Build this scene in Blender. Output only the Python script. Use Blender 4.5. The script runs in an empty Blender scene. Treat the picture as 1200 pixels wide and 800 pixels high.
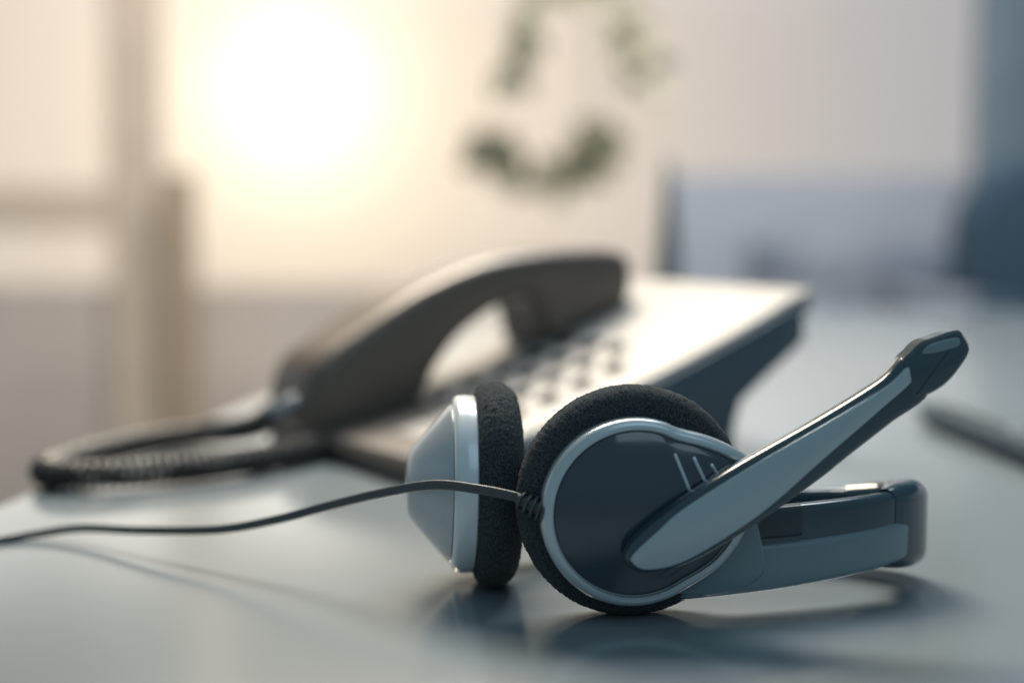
import bpy, math, random
import bmesh
from mathutils import Vector, Matrix, noise
random.seed(7)
CM=0.01
scene=bpy.context.scene
col=scene.collection
scene.view_settings.view_transform='Standard'
scene.view_settings.look='None'
scene.view_settings.exposure=0

# ------------------------------------------------------------------ materials
def mat(name,color,rough=0.4,metal=0.0,coat=0.0,spec=0.5,bump=None,var=None,sheen=0.0,ior=1.5,rvar=None):
    m=bpy.data.materials.new(name); m.use_nodes=True
    nt=m.node_tree; b=nt.nodes['Principled BSDF']
    b.inputs['Base Color'].default_value=(*color,1)
    b.inputs['Roughness'].default_value=rough
    b.inputs['Metallic'].default_value=metal
    b.inputs['Coat Weight'].default_value=coat
    b.inputs['Coat Roughness'].default_value=0.08
    b.inputs['Specular IOR Level'].default_value=spec
    b.inputs['Sheen Weight'].default_value=sheen
    b.inputs['IOR'].default_value=ior
    tc=nt.nodes.new('ShaderNodeTexCoord')
    if var:
        sc,c2,fac=var
        n=nt.nodes.new('ShaderNodeTexNoise'); n.inputs['Scale'].default_value=sc; n.inputs['Detail'].default_value=6
        mx=nt.nodes.new('ShaderNodeMix'); mx.data_type='RGBA'
        mr=nt.nodes.new('ShaderNodeMapRange'); mr.inputs['From Min'].default_value=.35; mr.inputs['From Max'].default_value=.65; mr.inputs['To Max'].default_value=fac
        nt.links.new(tc.outputs['Object'],n.inputs['Vector']); nt.links.new(n.outputs['Fac'],mr.inputs['Value'])
        nt.links.new(mr.outputs['Result'],mx.inputs['Factor'])
        mx.inputs[6].default_value=(*color,1); mx.inputs[7].default_value=(*c2,1)
        nt.links.new(mx.outputs[2],b.inputs['Base Color'])
    if rvar:
        sc,r0,r1=rvar
        n=nt.nodes.new('ShaderNodeTexNoise'); n.inputs['Scale'].default_value=sc; n.inputs['Detail'].default_value=8; n.inputs['Roughness'].default_value=0.7
        mr=nt.nodes.new('ShaderNodeMapRange'); mr.inputs['From Min'].default_value=.35; mr.inputs['From Max'].default_value=.65
        mr.inputs['To Min'].default_value=r0; mr.inputs['To Max'].default_value=r1
        nt.links.new(tc.outputs['Object'],n.inputs['Vector']); nt.links.new(n.outputs['Fac'],mr.inputs['Value'])
        nt.links.new(mr.outputs['Result'],b.inputs['Roughness'])
    if bump:
        sc,st,dist=bump
        n=nt.nodes.new('ShaderNodeTexNoise'); n.inputs['Scale'].default_value=sc; n.inputs['Detail'].default_value=4
        bp=nt.nodes.new('ShaderNodeBump'); bp.inputs['Strength'].default_value=st; bp.inputs['Distance'].default_value=dist
        nt.links.new(tc.outputs['Object'],n.inputs['Vector']); nt.links.new(n.outputs['Fac'],bp.inputs['Height'])
        nt.links.new(bp.outputs['Normal'],b.inputs['Normal'])
    return m
M={}
M['table']=mat('white_laminate',(0.19,0.225,0.245),0.17,spec=1.0,ior=1.72,bump=(500,0.05,0.0002),var=(5,(0.175,0.21,0.23),0.5))
M['foam']=mat('black_foam',(0.010,0.015,0.019),0.95,spec=0.12,bump=(2600,0.9,0.0008),var=(2200,(0.09,0.105,0.115),0.9),sheen=0.05)
M['shell']=mat('glossy_dark_plastic',(0.018,0.034,0.054),0.15,coat=0.8,bump=(300,0.015,0.0002))
M['shell2']=mat('satin_dark_plastic',(0.018,0.034,0.046),0.3,bump=(2500,0.1,0.0001))
M['ring']=mat('silver_grey_plastic',(0.46,0.52,0.56),0.26,metal=0.4,bump=(2500,0.05,0.0001))
M['coneback']=mat('grey_cone_plastic',(0.40,0.44,0.47),0.27,metal=0.3,coat=0.4,bump=(2500,0.05,0.0001))
M['white']=mat('white_plastic',(0.64,0.69,0.72),0.22,coat=0.4,metal=0.1,bump=(2500,0.05,0.0001))
M['boom']=mat('blue_black_plastic',(0.018,0.042,0.06),0.18,coat=0.7)
M['inlay']=mat('blue_grey_plastic',(0.36,0.44,0.48),0.28,metal=0.45,coat=0.3,bump=(2500,0.05,0.0001))
M['band']=mat('navy_band_plastic',(0.014,0.038,0.056),0.18,coat=0.7,bump=(200,0.02,0.0002))
M['slider']=mat('slate_plastic',(0.13,0.195,0.23),0.26,coat=0.4,bump=(2500,0.05,0.0001))
M['cable']=mat('grey_rubber',(0.05,0.06,0.066),0.45,bump=(1500,0.2,0.0002))
M['phone']=mat('light_phone_plastic',(0.32,0.315,0.305),0.45,bump=(2000,0.1,0.0002))
M['phonebase']=mat('slate_phone_base',(0.05,0.08,0.105),0.4,bump=(2000,0.1,0.0002))
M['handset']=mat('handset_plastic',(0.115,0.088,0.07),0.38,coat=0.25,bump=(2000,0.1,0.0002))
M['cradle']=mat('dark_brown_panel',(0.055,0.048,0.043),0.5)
M['key']=mat('dark_key',(0.018,0.018,0.02),0.75,spec=0.1)
M['cord']=mat('cord_rubber',(0.04,0.038,0.037),0.45)
M['pen']=mat('dark_blue_pen_barrel',(0.012,0.035,0.06),0.6,spec=0.3)
M['leaf']=mat('leaf_green',(0.50,0.46,0.32),0.5,var=(30,(0.58,0.53,0.40),0.8))
M['stem']=mat('stem_brown',(0.5,0.44,0.34),0.7)
M['wood']=mat('oak_frame',(0.74,0.59,0.45),0.6,var=(6,(0.66,0.52,0.38),0.7))
M['wood2']=mat('brown_post',(0.46,0.34,0.23),0.6,var=(6,(0.38,0.28,0.19),0.7))
M['wall']=mat('painted_wall',(0.42,0.44,0.48),0.8,bump=(40,0.1,0.002),var=(1.6,(0.34,0.37,0.42),0.8))
M['parapet']=mat('beige_plaster',(0.62,0.52,0.44),0.8,var=(3,(0.50,0.42,0.36),0.8))
M['floor']=mat('grey_floor',(0.42,0.40,0.39),0.4,var=(2,(0.35,0.34,0.33),0.6))
M['navy']=mat('navy_fabric',(0.03,0.062,0.095),0.9,bump=(600,0.4,0.001))
M['greyfab']=mat('grey_fabric',(0.24,0.26,0.30),0.9,bump=(600,0.4,0.001))
M['cabinet']=mat('blue_grey_lacquer',(0.20,0.24,0.30),0.5,var=(4,(0.15,0.19,0.25),0.6))
M['curtain']=mat('blue_grey_curtain',(0.18,0.24,0.28),0.9,var=(10,(0.14,0.19,0.23),0.6))
M['steel']=mat('steel',(0.4,0.42,0.45),0.3,metal=0.9)
M['dark']=mat('dark_metal',(0.09,0.11,0.125),0.5,metal=0.0)
M['pot']=mat('clay_pot',(0.35,0.2,0.13),0.8,var=(20,(0.28,0.16,0.1),0.6))

# ------------------------------------------------------------------ helpers
WLOC={}
def obj(name,verts,faces,m,parent=None,origin=None,smooth=True,angle=35):
    """verts in cm, world frame"""
    if origin is None:
        if parent is None:
            xs=[v[0] for v in verts]; ys=[v[1] for v in verts]; zs=[v[2] for v in verts]
            origin=((min(xs)+max(xs))/2,(min(ys)+max(ys))/2,min(zs))
        else:
            s=Vector((0,0,0))
            for v in verts: s+=Vector(v)
            origin=s/len(verts)
    o=Vector(origin)*CM
    me=bpy.data.meshes.new(name)
    me.from_pydata([tuple(Vector(v)*CM-o) for v in verts],[],faces)
    me.update()
    bm=bmesh.new(); bm.from_mesh(me); bmesh.ops.recalc_face_normals(bm,faces=bm.faces); bm.to_mesh(me); bm.free()
    if smooth:
        me.polygons.foreach_set('use_smooth',[True]*len(me.polygons))
        me.set_sharp_from_angle(angle=math.radians(angle))
    me.materials.append(m)
    ob=bpy.data.objects.new(name,me); col.objects.link(ob)
    WLOC[ob.name]=o
    if parent is not None:
        ob.parent=parent; ob.location=o-WLOC[parent.name]
    else: ob.location=o
    return ob
def empty(name,loc,label,cat):
    e=bpy.data.objects.new(name,None); e.empty_display_size=0.02; col.objects.link(e)
    e.location=Vector(loc)*CM; WLOC[e.name]=Vector(loc)*CM
    e['label']=label; e['category']=cat
    return e
def frame(O,A,B,N):
    O=Vector(O);A=Vector(A).normalized();B=Vector(B).normalized();N=Vector(N).normalized()
    return lambda a,b,c: O+A*a+B*b+N*c
def catmull(pts,n=6,closed=True):
    out=[];L=len(pts)
    rng=range(L) if closed else range(L-1)
    for i in rng:
        if closed: p=[Vector(pts[(i+k)%L]) for k in (-1,0,1,2)]
        else: p=[Vector(pts[min(max(i+k,0),L-1)]) for k in (-1,0,1,2)]
        for j in range(n):
            t=j/n
            out.append(0.5*((2*p[1])+(-p[0]+p[2])*t+(2*p[0]-5*p[1]+4*p[2]-p[3])*t*t+(-p[0]+3*p[1]-3*p[2]+p[3])*t**3))
    if not closed: out.append(Vector(pts[-1]))
    return out
def pillow(outline,layers,f,cap0=True,cap1=True):
    P=[Vector((p[0],p[1])) for p in outline]; n=len(P)
    ar=sum(P[i].x*P[(i+1)%n].y-P[(i+1)%n].x*P[i].y for i in range(n))
    if ar<0: P.reverse()
    N=[]
    for i in range(n):
        t=(P[(i+1)%n]-P[i-1]).normalized(); N.append(Vector((-t.y,t.x)))
    V=[];F=[]
    for (d,c) in layers:
        for i in range(n):
            q=P[i]+N[i]*d
            V.append(f(q.x,q.y,c))
    for k in range(len(layers)-1):
        for i in range(n):
            j=(i+1)%n
            F.append((k*n+i,k*n+j,(k+1)*n+j,(k+1)*n+i))
    if cap0: F.append(tuple(range(n))[::-1])
    if cap1:
        b=(len(layers)-1)*n; F.append(tuple(range(b,b+n)))
    return V,F
def rounded(r,c0,c1,k=4):
    L=[]
    for i in range(k+1):
        a=math.pi/2*i/k
        L.append((r*(1-math.sin(a)),c0+r*(1-math.cos(a))))
    for i in range(k+1):
        a=math.pi/2*i/k
        L.append((r*(1-math.cos(a)),c1-r*(1-math.sin(a))))
    return L
def lathe(profile,f,n=96,jitter=0):
    V=[];F=[]
    for k,(r,c) in enumerate(profile):
        for i in range(n):
            a=2*math.pi*i/n
            rr,cc=r,c
            if jitter:
                rr+=random.gauss(0,jitter); cc+=random.gauss(0,jitter)
            V.append(f(rr*math.cos(a),rr*math.sin(a),cc))
    for k in range(len(profile)-1):
        for i in range(n):
            j=(i+1)%n
            F.append((k*n+i,k*n+j,(k+1)*n+j,(k+1)*n+i))
    if profile[0][0]>1e-6: F.append(tuple(range(n))[::-1])
    b=(len(profile)-1)*n
    F.append(tuple(range(b,b+n)))
    return V,F
def densify(prof,step):
    P=catmull([(a,b) for a,b in prof],8,False)
    out=[P[0]]
    for p in P[1:]:
        if (p-out[-1]).length>=step: out.append(p)
    out.append(P[-1])
    return [(p.x,p.y) for p in out]
def sweep(path,section,up=Vector((0,0,1))):
    V=[];F=[];n=None
    L=len(path)
    for i,p in enumerate(path):
        t=(path[min(i+1,L-1)]-path[max(i-1,0)]).normalized()
        s=t.cross(up).normalized(); u=s.cross(t).normalized()
        sec=section(i/(L-1)); n=len(sec)
        for a,b in sec: V.append(p+s*a+u*b)
    for k in range(L-1):
        for i in range(n):
            j=(i+1)%n; F.append((k*n+i,k*n+j,(k+1)*n+j,(k+1)*n+i))
    F.append(tuple(range(n))[::-1]); F.append(tuple(range((L-1)*n,L*n)))
    return V,F
def circ(r,n=12,cx=0,cy=0): return [(cx+r*math.cos(2*math.pi*i/n),cy+r*math.sin(2*math.pi*i/n)) for i in range(n)]
def rrect(w,h,r,k=4):
    out=[]
    for (sx,sy,a0) in ((1,1,0),(-1,1,90),(-1,-1,180),(1,-1,270)):
        for i in range(k+1):
            a=math.radians(a0+90*i/k)
            out.append((sx*(w/2-r)+r*math.cos(a),sy*(h/2-r)+r*math.sin(a)))
    return out
def join(parts):
    V=[];F=[]
    for v,f in parts:
        b=len(V); V+=list(v); F+=[tuple(i+b for i in q) for q in f]
    return V,F
def box(x0,x1,y0,y1,z0,z1,r=0.3,f=None):
    f=f or (lambda a,b,c: Vector((a,b,c)))
    out=[(a+(x0+x1)/2,b+(y0+y1)/2) for a,b in rrect(x1-x0,y1-y0,r,3)]
    return pillow(out,rounded(min(r*0.99,(z1-z0)*0.45),z0,z1,3),f)

# ------------------------------------------------------------------ camera
cam=bpy.data.cameras.new('camera'); camo=bpy.data.objects.new('camera',cam); col.objects.link(camo)
camo.location=(0,0,0.12); camo.rotation_euler=(math.radians(90-5),0,0)
cam.lens=50; cam.sensor_width=36; cam.clip_start=0.02; cam.clip_end=200
cam.dof.use_dof=True; cam.dof.focus_distance=0.43; cam.dof.aperture_fstop=3.3; cam.dof.aperture_blades=0
scene.camera=camo

# ------------------------------------------------------------------ table
TA=Vector((math.cos(math.radians(-7.6)),math.sin(math.radians(-7.6)),0)); TB=Vector((-TA.y,TA.x,0))
TF=frame((-21.8,57.5,0),TA,TB,(0,0,1))
table=empty('table',(45,75,-75),'smooth pale laminate office desk with soft sheen','table')
v,f=box(0,150,-90,134,-3,0,0.35,TF); obj('tabletop',v,f,M['table'],table)
for x,y in ((6,-84),(144,-84),(6,128),(144,128)):
    v,f=box(x-2.5,x+2.5,y-2.5,y+2.5,-75,-3.01,0.4,TF); obj('leg',v,f,M['steel'],table)

# ------------------------------------------------------------------ headset
hs=empty('headset',(4,46,0),'black and silver call centre headset with microphone boom lying on desk','headset')
th=math.radians(8)
FN=(math.sin(th),-math.cos(th),0); FA=(math.cos(th),math.sin(th),0)
FC=frame((3.65,41.9,3.5),FA,(0,0,1),FN)
CA,CB,CR=-0.12,-0.16,2.80
def teardrop(R=CR):
    pts=[]
    for d in range(62,310,8):
        a=math.radians(d); pts.append((CA+R*math.cos(a),CB+R*math.sin(a)))
    pts+= [(CA+R*x,CB+R*y) for x,y in ((0.86,-0.66),(1.06,-0.46),(1.22,-0.2),(1.34,0.12),(1.34,0.42),(1.15,0.62),(0.80,0.79))]
    return catmull(pts,3)
RW=0.33
out=teardrop()
v,f_=pillow(out,[(0.5,-0.15),(0.1,-0.1),(0.0,0.05),(0.0,0.62),(0.03,0.73),(0.10,0.81),(0.20,0.86),(RW-0.03,0.86),(RW,0.74)],FC)
cup=obj('ear_cup',v,f_,M['ring'],hs)
cup['label']='silver rimmed outer ear cup carrying the microphone boom'
V=[];F=[];P=[Vector((p[0],p[1])) for p in out]; n=len(P); ctr=Vector((CA+0.3,CB))
inner=[]
for i in range(n):
    t=(P[(i+1)%n]-P[i-1]).normalized(); inner.append(P[i]+Vector((-t.y,t.x))*RW)
S=[1.0,0.985,0.96,0.9,0.8,0.7,0.6,0.5,0.4,0.3,0.2,0.1,0.03]
DOME=0.5
def hgt(s):
    base=0.68 if s>0.995 else (0.78 if s>0.98 else 0.80)
    return base+DOME*(1-s*s)
for s in S:
    for p in inner:
        q=ctr+(p-ctr)*s; V.append(FC(q.x,q.y,hgt(s)))
for k in range(len(S)-1):
    for i in range(n):
        j=(i+1)%n; F.append((k*n+i,k*n+j,(k+1)*n+j,(k+1)*n+i))
F.append(tuple(range((len(S)-1)*n,len(S)*n)))
obj('cup_cover',V,F,M['shell'],cup)
def cover_h(a,b):
    d=Vector((a,b))-ctr; ang=math.atan2(d.y,d.x)
    best=min(inner,key=lambda p:abs((math.atan2((p-ctr).y,(p-ctr).x)-ang+math.pi)%(2*math.pi)-math.pi))
    s=d.length/(best-ctr).length
    return 0.80+DOME*(1-s*s)
for (a0,b0,a1,b1,w,mm) in ((0.98,1.62,1.38,0.56,0.10,'ring'),(1.55,1.50,1.86,0.82,0.10,'ring'),(2.08,1.28,2.28,0.96,0.10,'ring'),
        (0.45,-2.05,1.15,-1.6,0.06,'band'),(0.75,-2.1,1.4,-1.7,0.06,'band')):
    path=[FC(a0+(a1-a0)*t/6,b0+(b1-b0)*t/6,cover_h(a0+(a1-a0)*t/6,b0+(b1-b0)*t/6)) for t in range(7)]
    v,f_=sweep(path,lambda t:rrect(w,0.05,0.02,2),up=Vector(FN))
    obj('vent_slot',v,f_,M[mm],cup)
prof=[(2.0,0.10),(2.7,0.22),(3.15,0.17),(3.42,-0.10),(3.5,-0.45),(3.42,-0.85),(3.15,-1.2),(2.7,-1.37),(2.0,-1.38),(1.55,-1.15),(1.3,-0.85),(0.9,-0.78),(0.01,-0.78)]
dp=densify(prof,0.05)
v,f_=lathe(dp,FC,n=400,jitter=0.013)
obj('ear_cushion',v,f_,M['foam'],cup,angle=180)
rn=Vector((-0.995,-0.09,0.02)).normalized(); ra=Vector((-rn.y,rn.x,0)).normalized(); rb=rn.cross(ra)
if rb.z<0: rb=-rb
RC=frame((-1.05,45.9,3.33),ra,rb,rn)
prof2=[(r*0.955,c*0.88) for r,c in prof]
v,f_=lathe([(2.4,0.1),(2.74,0.14),(2.86,0.25),(2.88,0.5),(2.86,0.78),(2.78,0.90),(2.66,0.95),(2.5,0.96)],RC,n=128)
cup2=obj('ear_cup',v,f_,M['white'],hs); cup2['label']='pale ear cup standing on its rim with conical back'
v,f_=lathe([(2.54,0.90),(2.58,1.0),(2.5,1.1),(2.1,1.45),(1.6,1.88),(1.2,2.22),(1.0,2.35),(0.8,2.40),(0.5,2.42),(0.01,2.43)],RC,n=128)
obj('cup_cover',v,f_,M['coneback'],cup2,angle=60)
v,f_=lathe(densify(prof2,0.05),RC,n=400,jitter=0.013)
obj('ear_cushion',v,f_,M['foam'],cup2,angle=180)

# microphone boom
T=lambda L:[(0.1+0.9*a,b+0.03) for a,b in L]
up_=[(-.79,-1.01),(-.3,-.50),(.98,.38),(2.93,1.42),(5.51,2.66),(7.58,3.76),(8.5,4.48)]
lo_=[(9.2,3.36),(7.95,2.50),(6.69,1.66),(5.51,.86),(3.78,-.20),(2.08,-1.10),(.7,-1.62),(-.38,-1.69),(-.82,-1.40)]
bo=catmull(T(up_+lo_),5)
v,f_=pillow(bo,rounded(0.24,1.26,1.96,5),FC)
boom=obj('microphone_boom',v,f_,M['boom'],hs)
ui=[(-.62,-1.10),(.2,-.42),(.98,.16),(2.93,1.22),(5.51,2.48),(7.58,3.55),(8.4,4.18)]
li=[(8.6,3.80),(7.58,2.98),(5.6,1.50),(3.7,.06),(2.0,-.92),(.8,-1.44),(-.2,-1.57),(-.64,-1.38)]
v,f_=pillow(catmull(T(ui+li),5),[(0,1.88),(0,1.95),(0.02,1.985),(0.06,2.0)],FC,cap0=False)
obj('boom_inlay',v,f_,M['inlay'],boom)
tip=[(8.2,4.22),(8.5,4.58),(8.8,4.84),(9.3,5.00),(9.95,5.18),(10.22,5.10),(10.5,4.62),(10.2,4.12),(9.8,3.70),(9.4,3.44),(8.95,3.26),(8.5,3.22)]
v,f_=pillow(catmull(T(tip),3),[(0.3,1.2),(0.10,1.23),(0,1.32),(0,1.88),(0.07,1.97),(0.2,2.01)],FC)
obj('microphone_head',v,f_,M['boom'],boom)
v,f_=pillow(catmull(T([(8.8,4.55),(9.1,4.80),(9.92,4.98),(10.08,4.9),(9.98,4.72),(9.2,4.55)]),4),[(0,1.98),(0.0,2.03),(0.03,2.045)],FC,cap0=False)
obj('microphone_grille',v,f_,M['slider'],boom)
v,f_=lathe([(0.52,0.9),(0.52,1.35),(0.01,1.35)],frame(FC(0.0,-0.98,0),FA,(0,0,1),FN),n=48)
obj('boom_pivot',v,f_,M['shell2'],boom)

# headband
pth=[(3.2,42.25,1.9),(4.9,42.35,1.93),(6.6,42.55,1.98),(8.6,43.1,2.02),(10.8,43.9,2.10),(12.3,44.9,2.12),(13.15,46.2,1.98),(12.8,47.5,1.72),(10.9,48.5,1.5),(7,49.2,1.4),(2.5,49.5,1.7),(-1.0,48.8,2.5),(-2.6,47.6,3.2),(-2.75,46.3,3.3)]
pp=catmull(pth,14,False)
def bsec(t):
    h=2.55-0.2*math.sin(math.pi*t)
    if t>0.78: h=2.5-(t-0.78)/0.22*1.5
    if t<0.12: h=1.3+(t/0.12)*1.25
    return rrect(0.6,h,0.28,5)
v,f_=sweep(pp,bsec)
band=obj('headband',v,f_,M['band'],hs,angle=60)
NP=len(pp)
def offset(path,d):
    o=[]
    for i,p in enumerate(path):
        t=(path[min(i+1,len(path)-1)]-path[max(i-1,0)]).normalized(); s=t.cross(Vector((0,0,1))).normalized(); o.append(p+s*d)
    return o
po=offset(pp,0.18)
N1=int(NP*0.395)
seg=po[2:N1]
v,f_=sweep(seg,lambda t:[(a,b-0.62+0.26*t-0.12*math.sin(math.pi*t)) for a,b in rrect(0.48,1.70-0.40*t,0.23,6)])
obj('band_slider',v,f_,M['slider'],band,angle=60)
seg=po[17:int(NP*0.245)]
v,f_=sweep(seg,lambda t:[(a,b+0.75) for a,b in rrect(0.52,0.98,0.18,4)])
obj('band_clip',v,f_,M['shell2'],band,angle=60)
seg=po[N1-6:int(NP*0.60)]
def csec(t):
    e=(abs(t-0.5)*2)**3
    return [(a-0.36+0.1*e,b) for a,b in rrect(1.4-0.6*e,2.85-0.3*e,0.60-0.2*e,8)]
v,f_=sweep(seg,csec)
obj('crown_pad',v,f_,M['band'],band,angle=60)
yk=[(0.8,-2.50),(2.0,-2.86),(3.2,-2.72),(4.0,-2.2),(3.9,-1.2),(3.6,-0.4),(3.0,-0.3),(2.0,-1.0)]
v,f_=pillow(catmull(yk,4),rounded(0.1,-0.1,0.22,3),FC)
obj('band_yoke',v,f_,M['slider'],band)

# cable
cp=[(0.55,41.35,3.62),(0.0,41.45,3.80),(-1.05,42.1,3.88),(-2.4,43.2,3.80),(-4.2,44.6,3.26),(-6.1,46,2.55),(-7.9,47,1.9),(-10.1,48.2,1.3),(-13.3,50.2,0.82),(-16,52,0.5),(-17.8,52.2,0.22),(-19.2,51.4,0.12),(-22.4,49.0,0.11),(-24.2,47.8,-1.5),(-24.6,47.4,-6)]
cpp=catmull(cp,14,False)
def twin(t):
    r=0.078
    p1=[(r*math.cos(math.radians(a)),r*0.95+r*math.sin(math.radians(a))) for a in range(-50,231,28)]
    p2=[(r*math.cos(math.radians(a)),-r*0.95+r*math.sin(math.radians(a))) for a in range(130,411,28)]
    return p1+p2
v,f_=sweep(cpp,twin)
cable=obj('headset_cable',v,f_,M['cable'],hs,angle=60)
parts=[]
sp=catmull([(0.95,41.1,3.44),(0.6,41.15,3.56),(0.15,41.33,3.76)],8,False)
parts.append(sweep(sp,lambda t:circ(0.22-0.06*t,16)))
for k in range(5):
    c=sp[1+k*3]; d=(sp[2+k*3]-sp[1+k*3]).normalized()
    rr=0.40-0.03*k
    parts.append(sweep([c-d*0.045,c-d*0.03,c+d*0.03,c+d*0.045],lambda t,rr=rr:circ(rr if 0.1<t<0.9 else rr-0.04,20)))
v,f_=join(parts); obj('strain_relief',v,f_,M['cable'],cable)

# ------------------------------------------------------------------ desk telephone
ph=empty('desk_phone',(0,74,0),'light grey desk telephone with dark handset, keypad and coiled cord','telephone')
U=Vector((.831,.556,0)).normalized(); R=Vector((.556,-.831,0)).normalized()
PO=Vector((-12.8,75.4,0))
PF=lambda u,z,r: PO+U*u+R*r+Vector((0,0,z))
zp=lambda u: 1.2+0.20*u+0.0054*u*u
top=[(u,zp(u)) for u in [i*1.06 for i in range(21)]]
bot=[(u,zp(u)-1.3) for u,_ in reversed(top[4:-1])]
poly=[(-0.3,0.7)]+top+[(22.6,zp(22.5)-0.15),(22.75,zp(22.5)-1.2),(21.4,zp(21.2)-1.55)]+bot+[(2.0,0.35),(0.3,0.1),(-0.25,0.15)]
v,f_=pillow(poly,rounded(0.24,0,17.2,4),PF)
body=obj('phone_body',v,f_,M['phone'],ph,angle=50)
pb=[(2.2,0.02),(17.0,0.02),(17.2,1.6),(17.6,2.8),(19.4,4.0),(21.9,5.6),(21.9,zp(21.6)-0.45)]+[(u,zp(u)-0.35) for u in (20,17,14,11,8,5,3)]
v,f_=pillow(pb,rounded(0.2,0.2,17.45,3),PF)
obj('phone_base',v,f_,M['phonebase'],ph,angle=40)
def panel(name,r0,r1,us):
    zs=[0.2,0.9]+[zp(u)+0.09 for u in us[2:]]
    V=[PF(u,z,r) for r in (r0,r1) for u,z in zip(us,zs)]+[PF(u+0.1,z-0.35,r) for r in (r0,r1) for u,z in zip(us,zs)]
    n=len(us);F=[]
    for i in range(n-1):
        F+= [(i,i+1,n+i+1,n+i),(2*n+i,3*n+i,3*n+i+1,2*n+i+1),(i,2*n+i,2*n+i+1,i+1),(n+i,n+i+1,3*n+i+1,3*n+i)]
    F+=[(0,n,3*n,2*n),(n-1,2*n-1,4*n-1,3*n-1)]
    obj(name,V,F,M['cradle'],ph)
panel('cradle_and_shade',0.5,9.5,[-0.42,-0.40,-0.1,0.5,1.5,2.5,3.5,4.3,4.9,5.3])  # dark panel whose colour also holds the handset's cast shade
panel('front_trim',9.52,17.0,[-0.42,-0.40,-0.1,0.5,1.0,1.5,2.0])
def key(u,r,du=1.0,dr=0.88,h=0.26):
    z=zp(u); sl=0.20+0.0108*u
    Uu=(U+Vector((0,0,sl))).normalized(); Nn=R.cross(Uu)
    if Nn.z<0: Nn=-Nn
    fr=frame(PO+U*u+R*r+Vector((0,0,z)),Uu,R,Nn)
    return pillow([(a,b) for a,b in rrect(du,dr,0.2,3)],[(0,-0.1),(0,h-0.12),(0.04,h-0.03),(0.1,h)],fr)
for r in (7.2,9.4,11.6,14.0):
    for u in (6.2,8.2,10.2,12.2,14.2):
        if r>13 and u>13: continue
        v,f_=key(u,r); obj('key',v,f_,M['key'],body)
# handset
hp=[(-1.2,1.8),(-1.2,3.3),(-0.5,4.8),(1.9,6.3),(5.2,8.1),(8.8,9.45),(12.0,10.05),(15.2,10.25),(17.6,10.2),(18.9,9.9),(19.4,9.1),(19.2,7.3),(17.6,6.4),(16,5.8),(14.3,5.05),(13.35,5.2),(13.05,6.3),(12.7,7.35),(11.8,7.65),(10.0,7.05),(8.0,5.85),(6.6,4.4),(5.7,2.9),(5.0,1.8),(3.0,1.0),(1,0.6),(-.6,0.8)]
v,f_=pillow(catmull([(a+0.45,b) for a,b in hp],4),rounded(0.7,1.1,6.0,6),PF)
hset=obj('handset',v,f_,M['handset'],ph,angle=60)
kp=[(-12.0,71.0,2.2),(-12.9,71.6,1.5),(-14.4,73.0,1.0),(-16.6,73.4,0.75),(-19.2,69.6,0.75),(-20.8,64.4,0.75),(-20.4,61.9,0.75),(-18.0,61.6,0.75),(-15.0,63.0,0.75),(-12.6,65.0,0.75),(-10.6,67.6,0.75),(-9.3,70.2,0.75)]
kk=catmull(kp,30,False)
Ls=[0]
for i in range(1,len(kk)): Ls.append(Ls[-1]+(kk[i]-kk[i-1]).length)
tot=Ls[-1]; step=0.036; hel=[]; j=0; s=0
while s<tot:
    while Ls[j+1]<s: j+=1
    q=(s-Ls[j])/(Ls[j+1]-Ls[j]+1e-9); p=kk[j].lerp(kk[j+1],q)
    t=(kk[j+1]-kk[j]).normalized(); sd=t.cross(Vector((0,0,1))).normalized(); uu=sd.cross(t)
    a=2*math.pi*s/0.42
    hel.append(p+sd*0.56*math.cos(a)+uu*0.50*math.sin(a)); s+=step
v,f_=sweep(hel,lambda t:circ(0.18,7))
obj('coiled_cord',v,f_,M['cord'],hset)
v,f_=sweep([Vector(p) for p in ((-10.9,71.4,2.7),(-11.5,71.1,2.5),(-12.2,71.1,2.1))],lambda t:circ(0.46-0.1*t,14))
obj('cord_plug',v,f_,M['steel'],hset)

# ------------------------------------------------------------------ pen on the desk
pn=empty('pen',(24.2,72,0),'dark blue ballpoint pen with pale clip lying on desk','pen')
p0=Vector((24.0,83.5,0.75)); d=(Vector((25.2,64,0.75))-p0)
L=d.length; pd=d.normalized(); ps=pd.cross(Vector((0,0,1))).normalized()
fr=frame(p0,ps,(0,0,1),pd)
v,f_=lathe([(0.05,0),(0.15,0.1),(0.4,0.8),(0.62,2.4),(0.72,3.2),(0.74,L-2),(0.65,L-0.2),(0.4,L)],fr,n=32)
obj('pen_barrel',v,f_,M['pen'],pn)
v,f_=sweep([p0+pd*s+Vector((0,0,h)) for s,h in ((4,0.68),(4.5,0.86),(L-6,0.86),(L-5.5,0.7))],lambda t:rrect(0.3,0.1,0.04,2))
obj('pen_clip',v,f_,M['steel'],pn)

v,f_=lathe([(1.8,0.0),(1.85,0.3),(1.8,0.6),(1.5,4),(1.05,10),(0.6,15),(0.3,17.8),(0.02,18.3)],frame((16.4,150,0),(1,0,0),(0,1,0),(0,0,1)),n=40)
o=obj('cone_ornament',v,f_,M['dark']); o['label']='slender dark metal cone ornament standing on desk'; o['category']='ornament'

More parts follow.
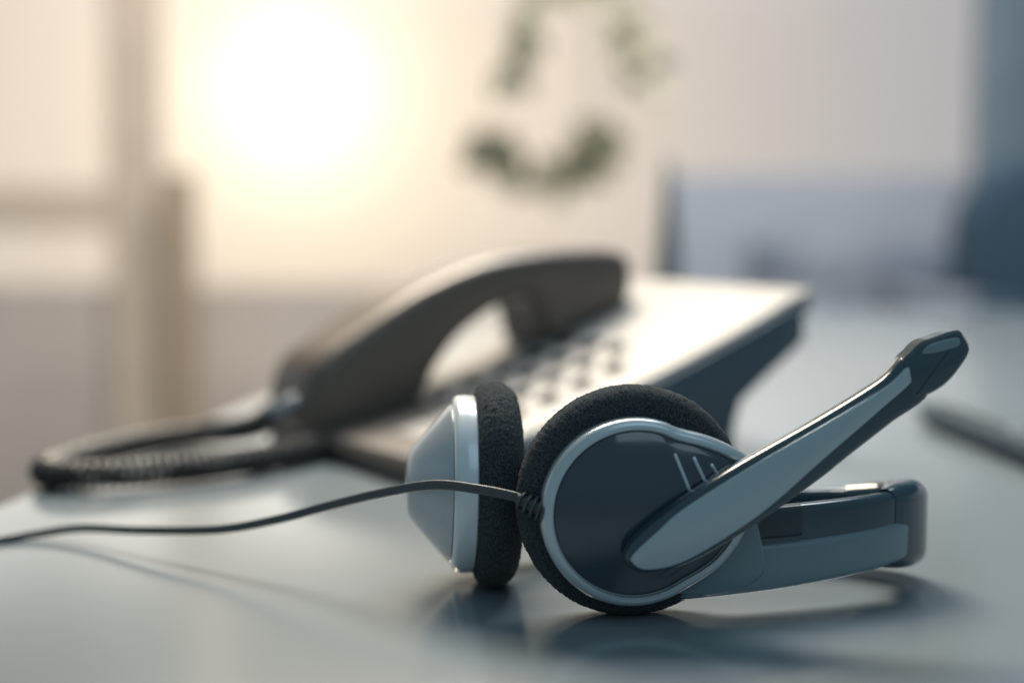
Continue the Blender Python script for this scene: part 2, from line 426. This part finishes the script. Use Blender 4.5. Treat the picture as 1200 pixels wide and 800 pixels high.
# ------------------------------------------------------------------ background room
def single(name,v,f_,m,label,cat,**k):
    o=obj(name,v,f_,m,**k); o['label']=label; o['category']=cat; return o
fl=obj('floor',[(-900,-300,-75),(900,-300,-75),(900,900,-75),(-900,900,-75)],[(0,1,2,3)],M['floor']); fl['kind']='structure'
win=empty('window',(-100,400,-75),'tall window with pale oak frame and sunlight behind','window')
v,f_=box(-112,-98,396,402,-75,190,0.5); obj('window_post',v,f_,M['wood'],win)
v,f_=box(-260,-112.5,397,401,8,21,0.5); obj('window_rail',v,f_,M['wood'],win)
v,f_=box(-260,260,397,401,190,200,0.5); obj('window_head',v,f_,M['wood'],win)
v,f_=box(-95,-86,384,390,-75,24,0.5); single('wooden_post',v,f_,M['wood2'],'brown wooden post standing before the window','post')
v,f_=box(-280,-20,402.5,415,-75,-8,0.5); single('low_wall',v,f_,M['parapet'],'low beige plaster wall under the window','wall')
v,f_=box(-19,44,402.5,415,-75,-14,0.5); single('low_wall',v,f_,M['wall'],'low pale grey wall beyond the desk','wall')
v,f_=box(44.5,300,404,414,-75,24,0.5); single('low_wall',v,f_,M['wall'],'waist high pale blue grey wall behind the cabinet','wall')
cab=empty('cabinet',(95,350,-75),'low blue grey lacquered cabinet against the wall','cabinet')
v,f_=box(62,190,340,380,-75,5,0.8); obj('cabinet_body',v,f_,M['cabinet'],cab)
for i in range(3):
    x=63+i*42.5
    v,f_=box(x,x+41,337.5,339.8,-70,3,0.4); d_=obj('cabinet_door',v,f_,M['cabinet'],cab)
    v,f_=box(x+36,x+37.5,335.5,337.4,-30,-15,0.3); obj('handle',v,f_,M['steel'],d_)
n=60; cv=[(119+ i*1.6,370+4*math.sin(i*0.9)) for i in range(n+1)]
V=[(x,y,z) for z in (22,195) for x,y in cv]+[(x,y+0.6,z) for z in (22,195) for x,y in cv]
m_=n+1; F=[]
for i in range(n):
    F.append((i,i+1,m_+i+1,m_+i)); F.append((2*m_+i,3*m_+i,3*m_+i+1,2*m_+i+1))
    F.append((i,2*m_+i,2*m_+i+1,i+1)); F.append((m_+i,m_+i+1,3*m_+i+1,3*m_+i))
single('curtain',V,F,M['curtain'],'blue grey hanging curtain beside the window','curtain')
def chair(x,y,w,topz,m,label,name,cat):
    e=empty(name,(x,y,-75),label,cat)
    v,f_=box(x-w/2,x+w/2,y-30,y+25,-50,-32,5); obj('seat',v,f_,m,e)
    r=min(16,w*0.4)
    pts=[(a,b+(topz-31)/2) for a,b in rrect(w,topz+31,r,6)]
    v,f_=pillow(pts,rounded(4,-7,7,4),frame((x,y+22,0),(1,0,0),(0,0,1),(0,-1,0))); obj('backrest',v,f_,m,e,angle=60)
    for s in (-1,1):
        v,f_=box(x+s*w/2-3+s*4.2,x+s*w/2+3+s*4.2,y-28,y+26,-60,-2,3); obj('armrest',v,f_,m,e)
        for yy in (-22,20):
            v,f_=box(x+s*(w/2-4)-2,x+s*(w/2-4)+2,y+yy-2,y+yy+2,-75,-50.1,0.8); obj('leg',v,f_,M['dark'],e)
    return e
chair(119,275,54,24,M['navy'],'dark navy upholstered armchair behind the desk','armchair','armchair')
chair(71,290,20,7,M['greyfab'],'small grey upholstered chair beyond the desk','chair','chair')

# hanging plant
K=1.3
pl=empty('hanging_plant',(13,260,70),'trailing olive green plant in a hanging clay pot','plant')
PK=lambda p: Vector((p[0]*K,p[1]*K,12+(p[2]-12)*K))
v,f_=lathe([(5,0),(6,0.5),(8,9),(8.6,11),(8.6,12.5),(8,12.6),(7.6,11),(0.1,10.8)],lambda a,b,c:PK((10+a,200+b,56+c)),n=40)
pot=obj('pot',v,f_,M['pot'],pl)
for a in (0,2.1,4.2):
    v,f_=sweep([PK((10+8.3*math.cos(a),200+8.3*math.sin(a),68)),PK((10+4*math.cos(a),200+4*math.sin(a),110)),PK((10,200,160))],lambda t:circ(0.15,6),up=Vector((0,1,0)))
    obj('hanging_cord',v,f_,M['stem'],pl)
stems=[[(8,200,67),(3,198,69),(4,197,60),(7,197,48),(5,197,42),(2,197,37),(0.0,197,32.5)],
       [(12,200,67),(19,199,68),(16,199,56),(9,199,45),(13,199,41.5),(16.5,199,36),(18,199,32)],
       [(10,204,67),(14,213,66),(14,214,50),(11.5,212,38),(12,211,28),(12.3,210,23),(10.5,209,18.8),(5,208,16.8),(0,207,18),(-3,206,20.5)]]
parts=[];lp=[]
def leaf(p,d,l,w):
    nn=d.cross(Vector((random.uniform(-.4,.4),1,random.uniform(-.4,.4)))).normalized(); up2=nn.cross(d)
    pts=[p,p+d*l*.3+nn*w,p+d*l*.65+nn*w*.9,p+d*l-up2*0.8,p+d*l*.65-nn*w*.9,p+d*l*.3-nn*w,p+d*l*.35+up2*0.4,p+d*l*.68+up2*0.25]
    return (pts,[(0,1,6),(1,2,7,6),(2,3,7),(3,4,7),(4,5,6,7),(5,0,6)])
for si,s in enumerate(stems):
    q=[PK(p) for p in catmull(s,8,False)]
    parts.append(sweep(q,lambda t:circ(0.3-0.12*t,6),up=Vector((0,1,0.01))))
    n0=len(q)
    for i in range(6,n0):
        zz=(q[i].z-12)/K+12
        if si==2 and zz>27: continue
        if si==1 and random.random()<0.4: continue
        p=q[i]; t=(q[min(i+1,n0-1)]-q[i-1]).normalized()
        for rep in range((1 if (n0-20<i<n0-10) else 3) if si==2 else 2):
            l=random.uniform(4.0,8.5)
            d=(t*0.7+Vector((random.uniform(-.9,.9),random.uniform(-.6,.6),random.uniform(-.8,.8)))).normalized()
            lp.append(leaf(p,d,l,l*0.27))
v,f_=join(parts); obj('stem',v,f_,M['stem'],pl)
v,f_=join(lp); obj('foliage',v,f_,M['leaf'],pl)

# ------------------------------------------------------------------ world
w=bpy.data.worlds.new('World'); scene.world=w; w.use_nodes=True
nt=w.node_tree; nt.nodes.clear()
def N(t,**k):
    n=nt.nodes.new(t)
    for a,b in k.items(): setattr(n,a,b)
    return n
def lk(a,b): nt.links.new(a,b)
out=N('ShaderNodeOutputWorld'); bg=N('ShaderNodeBackground'); lk(bg.outputs[0],out.inputs[0])
tc=N('ShaderNodeTexCoord'); nrm=N('ShaderNodeVectorMath',operation='NORMALIZE'); lk(tc.outputs['Generated'],nrm.inputs[0])
sep=N('ShaderNodeSeparateXYZ'); lk(nrm.outputs[0],sep.inputs[0])
ramp=N('ShaderNodeValToRGB'); mr=N('ShaderNodeMapRange'); mr.inputs['From Min'].default_value=-0.1; mr.inputs['From Max'].default_value=0.9
lk(sep.outputs['Z'],mr.inputs['Value']); lk(mr.outputs[0],ramp.inputs[0])
cr=ramp.color_ramp; cr.elements[0].position=0.0; cr.elements[0].color=(.42,.40,.40,1); cr.elements[1].position=1.0; cr.elements[1].color=(.035,.065,.085,1)
for p,c in ((0.10,(.57,.54,.53)),(0.245,(.57,.54,.54)),(0.29,(.68,.70,.72)),(0.345,(.62,.66,.69)),(0.385,(.16,.21,.24)),(0.43,(.02,.045,.06))):
    e=cr.elements.new(p); e.color=(*c,1)
mxr=N('ShaderNodeMapRange'); mxr.inputs['From Min'].default_value=-0.02; mxr.inputs['From Max'].default_value=0.36; mxr.interpolation_type='SMOOTHSTEP'
lk(sep.outputs['X'],mxr.inputs['Value'])
cool=N('ShaderNodeMix',data_type='RGBA',blend_type='MULTIPLY'); lk(mxr.outputs[0],cool.inputs[0]); lk(ramp.outputs[0],cool.inputs[6]); cool.inputs[7].default_value=(.70,.76,.83,1)
mb=N('ShaderNodeMapRange'); mb.inputs['From Min'].default_value=-0.2; mb.inputs['From Max'].default_value=0.7; lk(sep.outputs['Y'],mb.inputs['Value'])
mx=N('ShaderNodeMix',data_type='RGBA'); mx.inputs[6].default_value=(.15,.24,.285,1); lk(mb.outputs[0],mx.inputs[0]); lk(cool.outputs[2],mx.inputs[7])
def lobe(prev,direction,pw,c):
    dot=N('ShaderNodeVectorMath',operation='DOT_PRODUCT'); lk(nrm.outputs[0],dot.inputs[0]); dot.inputs[1].default_value=Vector(direction).normalized()
    m_=N('ShaderNodeMath',operation='MAXIMUM'); lk(dot.outputs['Value'],m_.inputs[0]); m_.inputs[1].default_value=0
    p_=N('ShaderNodeMath',operation='POWER'); lk(m_.outputs[0],p_.inputs[0]); p_.inputs[1].default_value=pw
    sc=N('ShaderNodeVectorMath',operation='SCALE'); sc.inputs[0].default_value=c; lk(p_.outputs[0],sc.inputs['Scale'])
    ad=N('ShaderNodeVectorMath',operation='ADD'); lk(prev,ad.inputs[0]); lk(sc.outputs[0],ad.inputs[1]); return ad.outputs[0]
prev=mx.outputs[2]
sd=(-.149,.985,.087)
for pw,c in ((1200,(.6,.58,.5)),(300,(.42,.39,.32)),(70,(.27,.22,.13)),(15,(.25,.15,.02))):
    prev=lobe(prev,sd,pw,c)
# unseen bright patches added above the view to brighten the table's reflection
for az,el,pw,c in ((-24,15.5,600,(1.3,1.2,1.08)),(-17,15.5,600,(2.1,1.95,1.75)),(-10,15.5,600,(2.3,2.15,1.95)),(-3,15.5,600,(1.6,1.55,1.45)),(9,15,600,(.7,.75,.78))):
    a=math.radians(az); e=math.radians(el)
    prev=lobe(prev,(math.sin(a)*math.cos(e),math.cos(a)*math.cos(e),math.sin(e)),pw,c)
lk(prev,bg.inputs[0]); bg.inputs[1].default_value=1.0

# ------------------------------------------------------------------ lamps
def area(name,loc,target,size,power,color,spread=180):
    l=bpy.data.lights.new(name,'AREA'); l.energy=power; l.size=size*CM; l.color=color; l.spread=math.radians(spread)
    o=bpy.data.objects.new(name,l); col.objects.link(o); o.location=Vector(loc)*CM
    o.rotation_euler=(Vector(target)-Vector(loc)).to_track_quat('-Z','Y').to_euler()
area('window_light',(-30,175,145),(-8,74,0),75,21,(1,.86,.68),110)
area('sky_light',(40,150,160),(10,66,0),80,4.5,(.80,.92,1),120)
area('room_light',(50,-40,100),(12,50,3),80,2.2,(.65,.85,1))
area('wall_fill',(20,180,230),(20,400,20),150,100,(1,.95,.92))  # unseen fill lamp added to brighten the backlit window frame and walls
